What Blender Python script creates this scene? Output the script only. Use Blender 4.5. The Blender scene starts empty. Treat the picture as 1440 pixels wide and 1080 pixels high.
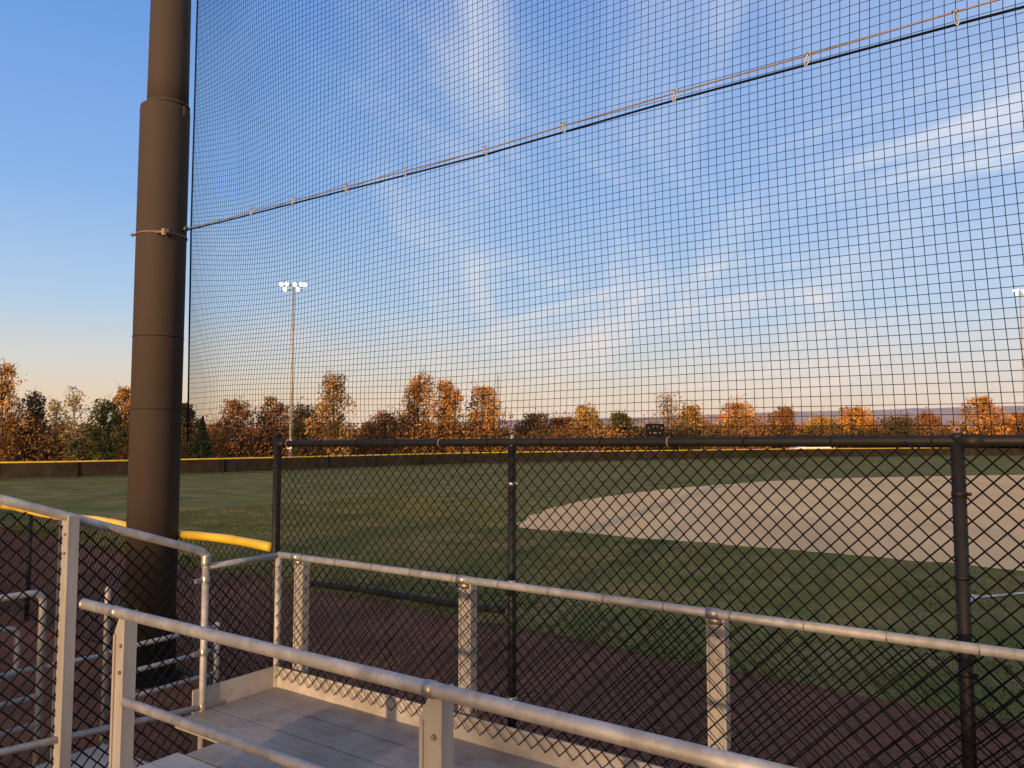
import bpy, math, random
from mathutils import Vector, noise
random.seed(7)
C = bpy.context.scene.collection
scn = bpy.context.scene
scn.view_settings.view_transform = 'Standard'
scn.view_settings.look = 'None'
scn.view_settings.exposure = 0
PI = math.pi
EYE = 2.2
PITCH = math.atan(72/1080)
cp, sp = math.cos(PITCH), math.sin(PITCH)

def ray(px, py):
    yv = (540-py)/1080; xv = (px-720)/1080
    k = cp - yv*sp
    return xv/k, (sp+yv*cp)/k            # X/Y and (z-EYE)/Y
def at(px, py, Y):
    a, b = ray(px, py); return Vector((a*Y, Y, EYE+b*Y))
def ground(px, py, z=0):
    a, b = ray(px, py); Y = (z-EYE)/b; return Vector((a*Y, Y, 0))
def onplane(px, py, p0, slope):          # vertical plane Y = p0y - slope*(X-p0x)
    a, b = ray(px, py)
    Y = (p0[1]+slope*p0[0])/(1+slope*a)
    return Vector((a*Y, Y, EYE+b*Y))

# ------------------------------------------------------------------ mesh helpers
class MB:
    def __init__(s): s.v = []; s.f = []
    def quad(s, a, b, c, d):
        i = len(s.v); s.v += [tuple(a), tuple(b), tuple(c), tuple(d)]; s.f.append((i, i+1, i+2, i+3))
    def tri(s, a, b, c):
        i = len(s.v); s.v += [tuple(a), tuple(b), tuple(c)]; s.f.append((i, i+1, i+2))
    def tube(s, pts, r, n=8, caps=True, radii=None, ref=None):
        pts = [Vector(p) for p in pts]; m = len(pts); base = len(s.v)
        prev = None
        for k in range(m):
            if k == 0: t = pts[1]-pts[0]
            elif k == m-1: t = pts[-1]-pts[-2]
            else: t = (pts[k+1]-pts[k]).normalized()+(pts[k]-pts[k-1]).normalized()
            if t.length < 1e-9: t = pts[min(k+1, m-1)]-pts[k]
            t.normalize()
            if prev is None:
                q = ref if ref is not None else (Vector((0, 0, 1)) if abs(t.z) < .9 else Vector((1, 0, 0)))
                n1 = t.cross(q).normalized()
            else:
                n1 = (prev - t*prev.dot(t))
                if n1.length < 1e-6: n1 = t.orthogonal()
                n1.normalize()
            prev = n1; n2 = t.cross(n1)
            rr = radii[k] if radii else r
            for j in range(n):
                a = 2*PI*j/n
                p = pts[k]+n1*(rr*math.cos(a))+n2*(rr*math.sin(a)); s.v.append((p.x, p.y, p.z))
        for k in range(m-1):
            for j in range(n):
                a = base+k*n+j; b = base+k*n+(j+1) % n
                s.f.append((a, b, b+n, a+n))
        if caps:
            s.f.append(tuple(base+j for j in range(n))[::-1]); s.f.append(tuple(base+(m-1)*n+j for j in range(n)))
    def thin(s, pts, r, nrm):
        m = len(pts); base = len(s.v)
        for k in range(m):
            a = pts[max(k-1, 0)]; b = pts[min(k+1, m-1)]
            t = (b-a); t.normalize(); sd = t.cross(nrm)
            p = pts[k]
            q1 = p+nrm*r; q2 = p-nrm*(r*.5)+sd*(r*.87); q3 = p-nrm*(r*.5)-sd*(r*.87)
            s.v += [(q1.x, q1.y, q1.z), (q2.x, q2.y, q2.z), (q3.x, q3.y, q3.z)]
        for k in range(m-1):
            a = base+3*k
            s.f += [(a, a+1, a+4, a+3), (a+1, a+2, a+5, a+4), (a+2, a, a+3, a+5)]
    def zig(s, pts, r, nrm, dr):
        m = len(pts); base = len(s.v)
        for k in range(m):
            p = pts[k]
            q1 = p+nrm*r*.8; q2 = p-nrm*r*.8; q3 = p+dr*(r*1.35); q4 = p-dr*(r*1.35)
            s.v += [(q1.x, q1.y, q1.z), (q3.x, q3.y, q3.z), (q2.x, q2.y, q2.z), (q4.x, q4.y, q4.z)]
        for k in range(m-1):
            a = base+4*k
            for j in range(4):
                b = (j+1) % 4; s.f.append((a+j, a+b, a+4+b, a+4+j))
    def obox(s, o, ax, ay, az, a, b, c):
        o = Vector(o); i = len(s.v)
        for z in c:
            for (x, y) in ((a[0], b[0]), (a[1], b[0]), (a[1], b[1]), (a[0], b[1])):
                s.v.append(tuple(o+ax*x+ay*y+az*z))
        s.f += [(i+3, i+2, i+1, i), (i+4, i+5, i+6, i+7)]
        for k in range(4):
            s.f.append((i+k, i+(k+1) % 4, i+4+(k+1) % 4, i+4+k))
    def prism(s, poly, d):
        i = len(s.v); n = len(poly)
        s.v += [tuple(p) for p in poly]+[tuple(p+d) for p in poly]
        s.f.append(tuple(range(i, i+n))[::-1]); s.f.append(tuple(range(i+n, i+2*n)))
        for k in range(n): s.f.append((i+k, i+(k+1) % n, i+n+(k+1) % n, i+n+k))
    def lathe(s, c, prof, n=20):
        i = len(s.v); m = len(prof)
        for r, z in prof:
            for j in range(n):
                a = 2*PI*j/n; s.v.append((c[0]+r*math.cos(a), c[1]+r*math.sin(a), c[2]+z))
        for k in range(m-1):
            for j in range(n):
                a = i+k*n+j; b = i+k*n+(j+1) % n; s.f.append((a, b, b+n, a+n))
        s.f.append(tuple(i+j for j in range(n))[::-1]); s.f.append(tuple(i+(m-1)*n+j for j in range(n)))

WL = {}
X3, Y3, Z3 = Vector((1, 0, 0)), Vector((0, 1, 0)), Vector((0, 0, 1))
def build(mb, name, mat, parent=None, smooth=False, label=None):
    w = WL[parent.name] if parent else Vector((0, 0, 0))
    me = bpy.data.meshes.new(name)
    me.from_pydata([(x-w.x, y-w.y, z-w.z) for x, y, z in mb.v], [], mb.f)
    me.materials.append(mat)
    if smooth:
        me.polygons.foreach_set('use_smooth', [True]*len(me.polygons))
    me.update()
    o = bpy.data.objects.new(name, me); C.objects.link(o)
    if parent: o.parent = parent
    WL[o.name] = w
    if label: o['label'] = label
    return o
def tag(o, label, cat, group=None, kind=None):
    o['label'] = label; o['category'] = cat
    if group: o['group'] = group
    if kind: o['kind'] = kind
    return o
def thing(name, label, cat, loc, group=None):
    o = bpy.data.objects.new(name, None); C.objects.link(o); o.location = loc
    o.empty_display_size = .2
    WL[o.name] = Vector(loc); return tag(o, label, cat, group)

# ------------------------------------------------------------------ materials
def lin(c): return tuple((x/255/12.92 if x/255 <= .04045 else ((x/255+.055)/1.055)**2.4) for x in c)
def mat(name, c1, c2=None, scale=5, rough=.6, metal=0, bump=0, bscale=None, detail=6, lo=.35, hi=.65, spec=.5, stretch=None, c3=None, s3=40, f3=.4, emit=0, bands=None):
    m = bpy.data.materials.new(name); m.use_nodes = True
    nt = m.node_tree; b = nt.nodes['Principled BSDF']
    b.inputs['Roughness'].default_value = rough; b.inputs['Metallic'].default_value = metal
    b.inputs['Specular IOR Level'].default_value = spec
    if emit:
        b.inputs['Emission Color'].default_value = (1, .97, .9, 1); b.inputs['Emission Strength'].default_value = emit
    tc = nt.nodes.new('ShaderNodeTexCoord'); src = tc.outputs['Object']
    if stretch:
        mp = nt.nodes.new('ShaderNodeMapping'); mp.inputs['Scale'].default_value = stretch
        nt.links.new(src, mp.inputs['Vector']); src = mp.outputs['Vector']
    c2 = c2 or tuple(x*.75 for x in c1)
    n = nt.nodes.new('ShaderNodeTexNoise'); n.inputs['Scale'].default_value = scale; n.inputs['Detail'].default_value = detail
    nt.links.new(src, n.inputs['Vector'])
    r = nt.nodes.new('ShaderNodeValToRGB')
    r.color_ramp.elements[0].position = lo; r.color_ramp.elements[0].color = (*c2, 1)
    r.color_ramp.elements[1].position = hi; r.color_ramp.elements[1].color = (*c1, 1)
    nt.links.new(n.outputs['Fac'], r.inputs['Fac']); out = r.outputs['Color']
    def mix(fac, a, bcol):
        mx = nt.nodes.new('ShaderNodeMix'); mx.data_type = 'RGBA'
        nt.links.new(fac, mx.inputs['Factor']); nt.links.new(a, mx.inputs['A']); mx.inputs['B'].default_value = (*bcol, 1)
        return mx.outputs['Result']
    if bands:
        mp = nt.nodes.new('ShaderNodeMapping'); mp.inputs['Rotation'].default_value = (0, 0, bands[0])
        nt.links.new(src, mp.inputs['Vector'])
        wv = nt.nodes.new('ShaderNodeTexWave'); wv.inputs['Scale'].default_value = bands[1]; wv.inputs['Distortion'].default_value = 1.2
        wv.inputs['Detail'].default_value = 2; wv.inputs['Detail Scale'].default_value = .3
        nt.links.new(mp.outputs[0], wv.inputs['Vector'])
        rr = nt.nodes.new('ShaderNodeValToRGB'); rr.color_ramp.elements[0].position = .35; rr.color_ramp.elements[1].position = .65
        rr.color_ramp.elements[1].color = (bands[3],)*3+(1,)
        nt.links.new(wv.outputs['Fac'], rr.inputs['Fac']); out = mix(rr.outputs['Color'], out, bands[2])
    if c3:
        n3 = nt.nodes.new('ShaderNodeTexNoise'); n3.inputs['Scale'].default_value = s3; n3.inputs['Detail'].default_value = 8; n3.inputs['Roughness'].default_value = .62
        nt.links.new(src, n3.inputs['Vector'])
        r3 = nt.nodes.new('ShaderNodeValToRGB'); r3.color_ramp.elements[0].position = .45; r3.color_ramp.elements[1].position = .64
        r3.color_ramp.elements[1].color = (f3, f3, f3, 1)
        nt.links.new(n3.outputs['Fac'], r3.inputs['Fac']); out = mix(r3.outputs['Color'], out, c3)
    nt.links.new(out, b.inputs['Base Color'])
    if bump:
        n2 = nt.nodes.new('ShaderNodeTexNoise'); n2.inputs['Scale'].default_value = bscale or scale*6; n2.inputs['Detail'].default_value = 5
        nt.links.new(src, n2.inputs['Vector'])
        bp = nt.nodes.new('ShaderNodeBump'); bp.inputs['Strength'].default_value = bump; bp.inputs['Distance'].default_value = .02
        nt.links.new(n2.outputs['Fac'], bp.inputs['Height']); nt.links.new(bp.outputs['Normal'], b.inputs['Normal'])
    return m
def leafmat(name, cols, nscale=.5):
    m = bpy.data.materials.new(name); m.use_nodes = True
    nt = m.node_tree; b = nt.nodes['Principled BSDF']; b.inputs['Roughness'].default_value = .8
    b.inputs['Specular IOR Level'].default_value = .0
    g = nt.nodes.new('ShaderNodeNewGeometry'); tc = nt.nodes.new('ShaderNodeTexCoord')
    n = nt.nodes.new('ShaderNodeTexNoise'); n.inputs['Scale'].default_value = nscale; n.inputs['Detail'].default_value = 2
    nt.links.new(tc.outputs['Object'], n.inputs['Vector'])
    mul = nt.nodes.new('ShaderNodeMath'); mul.operation = 'MULTIPLY_ADD'; mul.inputs[1].default_value = 2.2; mul.inputs[2].default_value = -.78
    nt.links.new(n.outputs['Fac'], mul.inputs[0])
    ad = nt.nodes.new('ShaderNodeMath'); ad.operation = 'MULTIPLY_ADD'; ad.inputs[1].default_value = .36; ad.use_clamp = True
    nt.links.new(g.outputs['Random Per Island'], ad.inputs[0]); nt.links.new(mul.outputs[0], ad.inputs[2])
    r = nt.nodes.new('ShaderNodeValToRGB')
    el = r.color_ramp.elements
    while len(el) < len(cols): el.new(.5)
    for i, c in enumerate(cols):
        el[i].position = i/(len(cols)-1); el[i].color = (*c, 1)
    nt.links.new(ad.outputs[0], r.inputs['Fac']); nt.links.new(r.outputs['Color'], b.inputs['Base Color'])
    return m

M = {}
M['grass'] = mat('grass_field', (.086, .104, .026), (.125, .112, .034), .35, .9, bump=.9, bscale=30, c3=(.25, .18, .085), s3=.8, f3=.62, spec=.03, detail=10, bands=(.66, .035, (.13, .135, .038), .5))
M['blade'] = leafmat('grass_blade', [(.045, .048, .016), (.10, .10, .03), (.24, .18, .08)], .5)
M['track'] = mat('red_cinder', (.16, .070, .042), (.095, .044, .029), 1.1, .95, bump=1, bscale=60, c3=(.24, .135, .09), s3=25, f3=.5, spec=.03, detail=10)
M['dirt'] = mat('infield_soil', (.64, .445, .235), (.56, .38, .195), .4, .95, bump=.3, bscale=12, spec=.0, detail=8, stretch=(1, .5, 1))
M['chalk'] = mat('chalk', (.6, .58, .52), (.25, .24, .15), 3, .9)
M['faint'] = mat('worn_chalk', (.24, .22, .12), (.12, .12, .04), 2, .95, spec=0)
M['black'] = mat('black_vinyl', (.008, .0075, .007), (.012, .011, .010), 12, .55, spec=.25)
M['wire'] = mat('black_wire', (.006, .006, .006), None, 10, .7, spec=.12)
M['net'] = mat('black_twine', (.008, .009, .013), None, 10, .9, spec=.1)
M['pole'] = mat('brown_black_paint', (.056, .042, .034), (.050, .038, .031), 1.5, .75, bump=.08, bscale=60, spec=.2, detail=9)
M['galv'] = mat('galvanised_tube', (.46, .445, .43), (.32, .31, .30), 9, .62, .4, bump=.1, bscale=60, c3=(.22, .20, .18), s3=25, f3=.5)
M['alum'] = mat('mill_aluminium', (.48, .455, .43), (.34, .325, .31), 6, .6, .35, bump=.05, bscale=90, stretch=(1, 1, .25), c3=(.24, .21, .18), s3=12, f3=.45)
M['deck'] = mat('aluminium_deck', (.36, .33, .295), (.25, .225, .20), 2.5, .62, .2, bump=.08, bscale=60, c3=(.14, .115, .09), s3=5, f3=.65, detail=9)
M['toe'] = mat('aluminium_board', (.44, .41, .37), (.34, .31, .28), 4, .65, .1, c3=(.22, .18, .15), s3=5, f3=.6)
M['steel'] = mat('steel_fitting', (.4, .37, .34), None, 20, .45, .8)
M['cable'] = mat('sun_tinted_cable', (.34, .23, .165), (.22, .16, .12), 30, .6, .4)  # orange sunlight on galvanised steel is put into this colour
M['yellow'] = mat('yellow_plastic', (.70, .48, .03), (.52, .35, .02), 3, .5, bump=.1)
M['screen'] = mat('dark_windscreen', (.02, .018, .014), (.04, .03, .022), 1.5, .9, spec=.05)
M['bark'] = mat('bark', (.13, .095, .07), (.07, .05, .04), 6, .9)
M['lightbark'] = mat('pale_bark', (.32, .27, .22), (.2, .16, .12), 6, .9)
M['mast'] = mat('galvanised_mast', (.42, .38, .34), None, 3, .5, .3)
M['lampwhite'] = mat('white_lamp_housing', (.9, .89, .85), (.8, .79, .75), 5, .35)
M['glass'] = mat('lamp_glass', (.9, .9, .88), None, 3, .1, emit=2.5)
M['board'] = mat('scoreboard_black', (.008, .008, .009), None, 4, .8, spec=.1)
M['panel'] = mat('scoreboard_panel', (.22, .18, .12), None, 4, .5)
M['carpaint'] = mat('white_car_paint', (.8, .8, .78), (.75, .75, .74), 2, .25)
M['carglass'] = mat('car_glass', (.03, .035, .04), None, 2, .08)
M['rubber'] = mat('rubber', (.015, .015, .015), None, 8, .8)
M['hill'] = mat('hazy_wooded_hill', (.44, .36, .33), (.36, .31, .31), .02, .95, spec=0, c3=(.5, .36, .26), s3=.06, f3=.5, detail=8)  # distance haze is mixed into the base colours
M['concrete'] = mat('concrete', (.3, .28, .25), None, 4, .9)
M['orange'] = leafmat('orange_leaves', [(.13, .06, .02), (.42, .18, .038), (.72, .38, .085)])
M['amber'] = leafmat('amber_leaves', [(.12, .07, .02), (.36, .21, .045), (.62, .40, .11)])
M['gold'] = leafmat('gold_leaves', [(.12, .065, .02), (.36, .20, .055), (.60, .37, .12)])
M['rust'] = leafmat('rust_leaves', [(.08, .04, .022), (.22, .10, .04), (.42, .20, .065)])
M['brown'] = leafmat('brown_leaves', [(.035, .028, .018), (.10, .068, .035), (.24, .15, .07)])
M['green'] = leafmat('green_leaves', [(.016, .024, .011), (.05, .06, .018), (.15, .13, .035)])
M['pale'] = leafmat('pale_leaves', [(.14, .11, .05), (.34, .26, .10), (.56, .42, .18)])
M['needle'] = leafmat('dark_needles', [(.008, .016, .010), (.02, .035, .018), (.04, .055, .025)])
M['brush'] = leafmat('brush_leaves', [(.04, .028, .017), (.075, .065, .026), (.17, .085, .034), (.29, .14, .045), (.46, .26, .08)], .10)
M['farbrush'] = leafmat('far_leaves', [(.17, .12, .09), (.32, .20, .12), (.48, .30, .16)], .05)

# ------------------------------------------------------------------ camera, world, sun
cam = bpy.data.cameras.new('camera'); co = bpy.data.objects.new('camera', cam); C.objects.link(co)
cam.sensor_width = 36; cam.lens = 27; cam.clip_end = 6000; cam.clip_start = .05
co.location = (0, 0, EYE); co.rotation_euler = (PI/2+PITCH, 0, 0)
scn.camera = co
SAZ, SEL = math.radians(25), math.radians(7)
sdir = Vector((math.sin(SAZ)*math.cos(SEL), math.cos(SAZ)*math.cos(SEL), -math.sin(SEL)))
sl = bpy.data.lights.new('sun', 'SUN'); sl.energy = 5; sl.angle = math.radians(.8); sl.color = (1, .64, .34)
so = bpy.data.objects.new('sun', sl); C.objects.link(so); so.rotation_euler = sdir.to_track_quat('-Z', 'Y').to_euler(); so.location = (-20, -40, 12)

w = bpy.data.worlds.new('World'); scn.world = w; w.use_nodes = True
nt = w.node_tree; N = nt.nodes; Lk = nt.links.new
bg = N['Background']; bg.inputs['Strength'].default_value = .1
sky = N.new('ShaderNodeTexSky'); sky.sky_type = 'NISHITA'; sky.sun_disc = False
sky.sun_elevation = SEL; sky.sun_rotation = math.radians(205); sky.dust_density = 1.5
tc = N.new('ShaderNodeTexCoord'); sx = N.new('ShaderNodeSeparateXYZ'); Lk(tc.outputs['Generated'], sx.inputs[0])
def mth(op, a, b=None, c=None, clamp=False):
    n = N.new('ShaderNodeMath'); n.operation = op; n.use_clamp = clamp
    for i, v in enumerate((a, b, c)):
        if v is None: continue
        if isinstance(v, (int, float)): n.inputs[i].default_value = v
        else: Lk(v, n.inputs[i])
    return n.outputs[0]
def ramp(src, stops):
    r = N.new('ShaderNodeValToRGB'); el = r.color_ramp.elements
    while len(el) < len(stops): el.new(.5)
    for i, (p, c) in enumerate(stops):
        el[i].position = p; el[i].color = (*c, 1)
    Lk(src, r.inputs[0]); return r.outputs[0]
def mixc(f, a, b):
    m = N.new('ShaderNodeMix'); m.data_type = 'RGBA'
    if isinstance(f, (int, float)): m.inputs['Factor'].default_value = f
    else: Lk(f, m.inputs['Factor'])
    for k, v in (('A', a), ('B', b)):
        if isinstance(v, tuple): m.inputs[k].default_value = (*v, 1)
        else: Lk(v, m.inputs[k])
    return m.outputs['Result']
zc = mth('MAXIMUM', sx.outputs['Z'], 0.0)
z2 = mth('MULTIPLY', zc, 1.8, clamp=True)
grad = ramp(z2, [(0, lin((234, 204, 172))), (.07, lin((236, 216, 190))), (.15, lin((216, 222, 222))), (.30, lin((180, 209, 240))), (.52, lin((140, 185, 242))), (.9, lin((104, 156, 230)))])
az = mth('DIVIDE', sx.outputs['X'], mth('MAXIMUM', sx.outputs['Y'], .15))
hz = mth('MULTIPLY', mth('MULTIPLY_ADD', az, .9, .32, clamp=True), .38)
grad2 = mixc(hz, grad, lin((212, 224, 247)))
grad2 = mixc(mth('MULTIPLY', mth('SUBTRACT', 1, mth('MULTIPLY', zc, 7, clamp=True)), .6), grad2, lin((242, 212, 184)))
den = mth('ADD', zc, .13)
cx = mth('DIVIDE', sx.outputs['X'], den); cy = mth('DIVIDE', sx.outputs['Y'], den)
cb = N.new('ShaderNodeCombineXYZ'); Lk(cx, cb.inputs[0]); Lk(cy, cb.inputs[1])
def cloud(rot, scl, nsc, dist, a, b, off=(0, 0, 0), rough=.58, det=9):
    mp = N.new('ShaderNodeMapping'); mp.inputs['Rotation'].default_value = (0, 0, math.radians(rot))
    Lk(cb.outputs[0], mp.inputs[0])
    m2 = N.new('ShaderNodeMapping'); m2.inputs['Scale'].default_value = scl; m2.inputs['Location'].default_value = off
    Lk(mp.outputs[0], m2.inputs[0])
    n = N.new('ShaderNodeTexNoise'); n.inputs['Scale'].default_value = nsc; n.inputs['Detail'].default_value = det; n.inputs['Roughness'].default_value = rough; n.inputs['Distortion'].default_value = dist
    Lk(m2.outputs[0], n.inputs['Vector'])
    mr = N.new('ShaderNodeMapRange'); mr.interpolation_type = 'SMOOTHSTEP'; mr.inputs[1].default_value = a; mr.inputs[2].default_value = b
    Lk(n.outputs['Fac'], mr.inputs[0]); return mr.outputs[0]
c1 = cloud(3, (2.0, .24, 1), 1.25, .4, .44, .72, (2.3, .7, 0))
c2 = cloud(-38, (1.9, .28, 1), 1.4, .5, .47, .72, (5.1, 1.2, 0))
c3 = cloud(34, (2.1, .30, 1), 1.3, .5, .52, .78, (1.1, 4.2, 0))
puff = cloud(-50, (1.6, .7, 1), 2.6, .3, .56, .72, (7.7, 2.0, 0), .6)
patch = cloud(0, (.9, .7, 1), 1.2, 0, .38, .58, (9, 3, 0), .5, 3)
patch2 = cloud(0, (.9, .7, 1), 1.1, 0, .40, .60, (3, 13, 0), .5, 3)
msk = mth('MULTIPLY_ADD', az, 2.6, 1.15, clamp=True)
csum = mth('ADD', mth('ADD', mth('MULTIPLY', c1, mth('MULTIPLY_ADD', patch, .75, .25)), mth('MULTIPLY', c2, mth('MULTIPLY_ADD', patch2, .85, .15))), mth('ADD', mth('MULTIPLY', c3, .45), mth('MULTIPLY', mth('MULTIPLY', puff, patch2), .5)), clamp=True)
cd = mth('MULTIPLY', csum, msk)
ccol = mixc(mth('MULTIPLY', zc, 4, clamp=True), lin((248, 220, 202)), lin((234, 238, 249)))
skyc = mixc(mth('MULTIPLY', cd, .78), grad2, ccol)
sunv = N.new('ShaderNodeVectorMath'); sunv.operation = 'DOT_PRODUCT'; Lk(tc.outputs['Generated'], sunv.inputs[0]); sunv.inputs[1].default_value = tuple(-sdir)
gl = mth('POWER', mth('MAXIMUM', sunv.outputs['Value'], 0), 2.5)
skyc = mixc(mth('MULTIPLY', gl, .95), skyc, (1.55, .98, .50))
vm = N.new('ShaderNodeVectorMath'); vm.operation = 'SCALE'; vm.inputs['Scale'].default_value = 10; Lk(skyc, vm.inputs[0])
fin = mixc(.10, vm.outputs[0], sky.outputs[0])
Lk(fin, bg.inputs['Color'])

# ------------------------------------------------------------------ key lines of the place
FS = .778; fu = Vector((1, -FS, 0)).normalized(); fn = Vector((-fu.y, fu.x, 0))
def fence_pt(x, z=0): return Vector((x, 4.8-FS*x, z))
NS = .737
def net_pt(x, z=0): return Vector((x, 7.16-NS*(x+3.04), z))
GS = .69
u = Vector((1, -GS, 0)).normalized(); v = Vector((-u.y, u.x, 0))

# ------------------------------------------------------------------ ground
g = MB(); g.quad((-3000, -3000, 0), (3000, -3000, 0), (3000, 3000, 0), (-3000, 3000, 0))
tag(build(g, 'ground', M['grass']), 'green and brown grass of the ball field stretching to the tree line', 'ground', kind='structure')
tr = MB(); poly = []
for i in range(401):
    s_ = -60+i*.24
    p = Vector((0, 9.0, 0))+fu*s_+fn*(.22*noise.noise(Vector((s_*.7, 3, 0)))+.12*noise.noise(Vector((s_*3, 1, 0))))
    poly.append(p)
for i in range(400):
    a, b = poly[i], poly[i+1]
    tr.quad((a.x, a.y, .004), (a.x-fn.x*12, a.y-fn.y*12, .004), (b.x-fn.x*12, b.y-fn.y*12, .004), (b.x, b.y, .004))
tag(build(tr, 'warning_track', M['track']), 'dark reddish cinder strip between the bleacher and the grass', 'track', kind='structure')
out = [(728, 742), (733, 733), (758, 721), (800, 709), (850, 699), (930, 689), (1020, 681), (1120, 675), (1250, 671), (1440, 668), (1650, 668), (1900, 700), (1900, 850), (1640, 818), (1440, 802), (1250, 786), (1050, 769), (900, 757), (800, 748)]
gp = [ground(*q) for q in out]
fine = []
n_ = len(gp)
for i in range(n_):
    p0, p1, p2, p3 = gp[i-1], gp[i], gp[(i+1) % n_], gp[(i+2) % n_]
    for k in range(16):
        t = k/16
        q = .5*((2*p1)+(p2-p0)*t+(2*p0-5*p1+4*p2-p3)*t*t+(3*p1-p0-3*p2+p3)*t**3)
        q = q+Vector((noise.noise(q*1.3), noise.noise(q*1.3+Vector((9, 9, 9))), 0))*.22
        fine.append(Vector((q.x, q.y, .008)))
d = MB(); d.v += [tuple(q) for q in fine]; d.f.append(tuple(range(len(fine))))
tag(build(d, 'infield_dirt', M['dirt']), 'pale tan infield dirt with a rounded far edge', 'dirt', kind='structure')
fl = MB()
a, b = ground(455, 716), ground(722, 737)
dr = (b-a).normalized(); pr = Vector((-dr.y, dr.x, 0))
for k in range(40):
    q0 = a+dr*((b-a).length*k/40); q1 = a+dr*((b-a).length*(k+.93)/40)
    fl.quad(*[Vector((q.x, q.y, .012)) for q in (q0-pr*.035, q1-pr*.035, q1+pr*.035, q0+pr*.035)])
tag(build(fl, 'foul_line', M['faint']), 'faint worn foul line in the grass left of the infield dirt', 'line', kind='structure')
fl = MB()
a, b = ground(1362, 842), ground(1470, 832); dr = (b-a).normalized(); pr = Vector((-dr.y, dr.x, 0))
fl.quad(*[Vector((q.x, q.y, .012)) for q in (a-pr*.05, b-pr*.05, b+pr*.05, a+pr*.05)])
a, b = ground(1372, 838), ground(1352, 853); dr = (b-a).normalized(); pr = Vector((-dr.y, dr.x, 0))
fl.quad(*[Vector((q.x, q.y, .016)) for q in (a-pr*.05, b-pr*.05, b+pr*.05, a+pr*.05)])
tag(build(fl, 'chalk_mark', M['chalk']), 'short white chalk mark in the near grass at the right edge', 'line', kind='structure')
gb = MB()
cnt = 0
while cnt < 45000:
    s_ = random.uniform(-16, 9); dd = random.random()**1.6*13
    p = Vector((0, 9.0, 0))+fu*s_+fn*(dd-.12)
    if p.y < 4: continue
    if p.x > .0 and (p.y > gp[0].y-(p.x-gp[0].x)*.715-.25): 
        continue
    if abs(p.x) > p.y*.85: continue
    cnt += 1
    a = random.uniform(0, PI); h = random.uniform(.012, .032)*(1+.6*noise.noise(p*1.2)); wv = .004+.0006*p.y
    sd = Vector((math.cos(a), math.sin(a), 0))*wv
    tp_ = p+Vector((random.gauss(0, .015), random.gauss(0, .015), h))
    gb.tri(p-sd, p+sd, tp_)
tag(build(gb, 'grass_blades', M['blade']), 'short worn turf between the cinder strip and the infield dirt', 'grass', kind='stuff')
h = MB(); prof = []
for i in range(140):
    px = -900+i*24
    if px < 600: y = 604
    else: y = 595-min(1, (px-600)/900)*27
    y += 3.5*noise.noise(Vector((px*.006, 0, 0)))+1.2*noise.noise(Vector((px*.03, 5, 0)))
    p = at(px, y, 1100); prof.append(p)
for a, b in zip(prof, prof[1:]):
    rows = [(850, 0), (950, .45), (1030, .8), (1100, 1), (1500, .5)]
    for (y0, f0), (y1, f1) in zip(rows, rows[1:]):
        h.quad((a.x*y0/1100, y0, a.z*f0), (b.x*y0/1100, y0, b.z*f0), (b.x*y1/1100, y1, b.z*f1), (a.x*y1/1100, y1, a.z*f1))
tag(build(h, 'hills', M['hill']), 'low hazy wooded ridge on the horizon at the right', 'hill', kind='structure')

# ------------------------------------------------------------------ chain link
CPI = .041
def chain(mb, o, dr, L, ztop, zbot, r=.0039, nrm=None, p=CPI):
    nrm = nrm or Vector((-dr.y, dr.x, 0)); n = int(L/p)
    for i in range(n):
        zt = ztop((i+.5)*p); zb = zbot((i+.5)*p)
        k0 = math.ceil(zb/p); k1 = math.floor(zt/p); pts = []
        for k in range(k0, k1+1):
            odd = (k+i) % 2
            a = (i+odd)*p
            a += .0025*noise.noise(Vector((i*.9, k*.9, o.x)))
            pts.append(o+dr*a+Z3*(k*p+.012*noise.noise(Vector((a*1.3, k*.04, 7))))+nrm*((.003 if odd else -.003)+.02*noise.noise(Vector((a*.8, k*.03, o.y)))))
        if len(pts) > 1: mb.zig(pts, r, nrm, dr)

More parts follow.
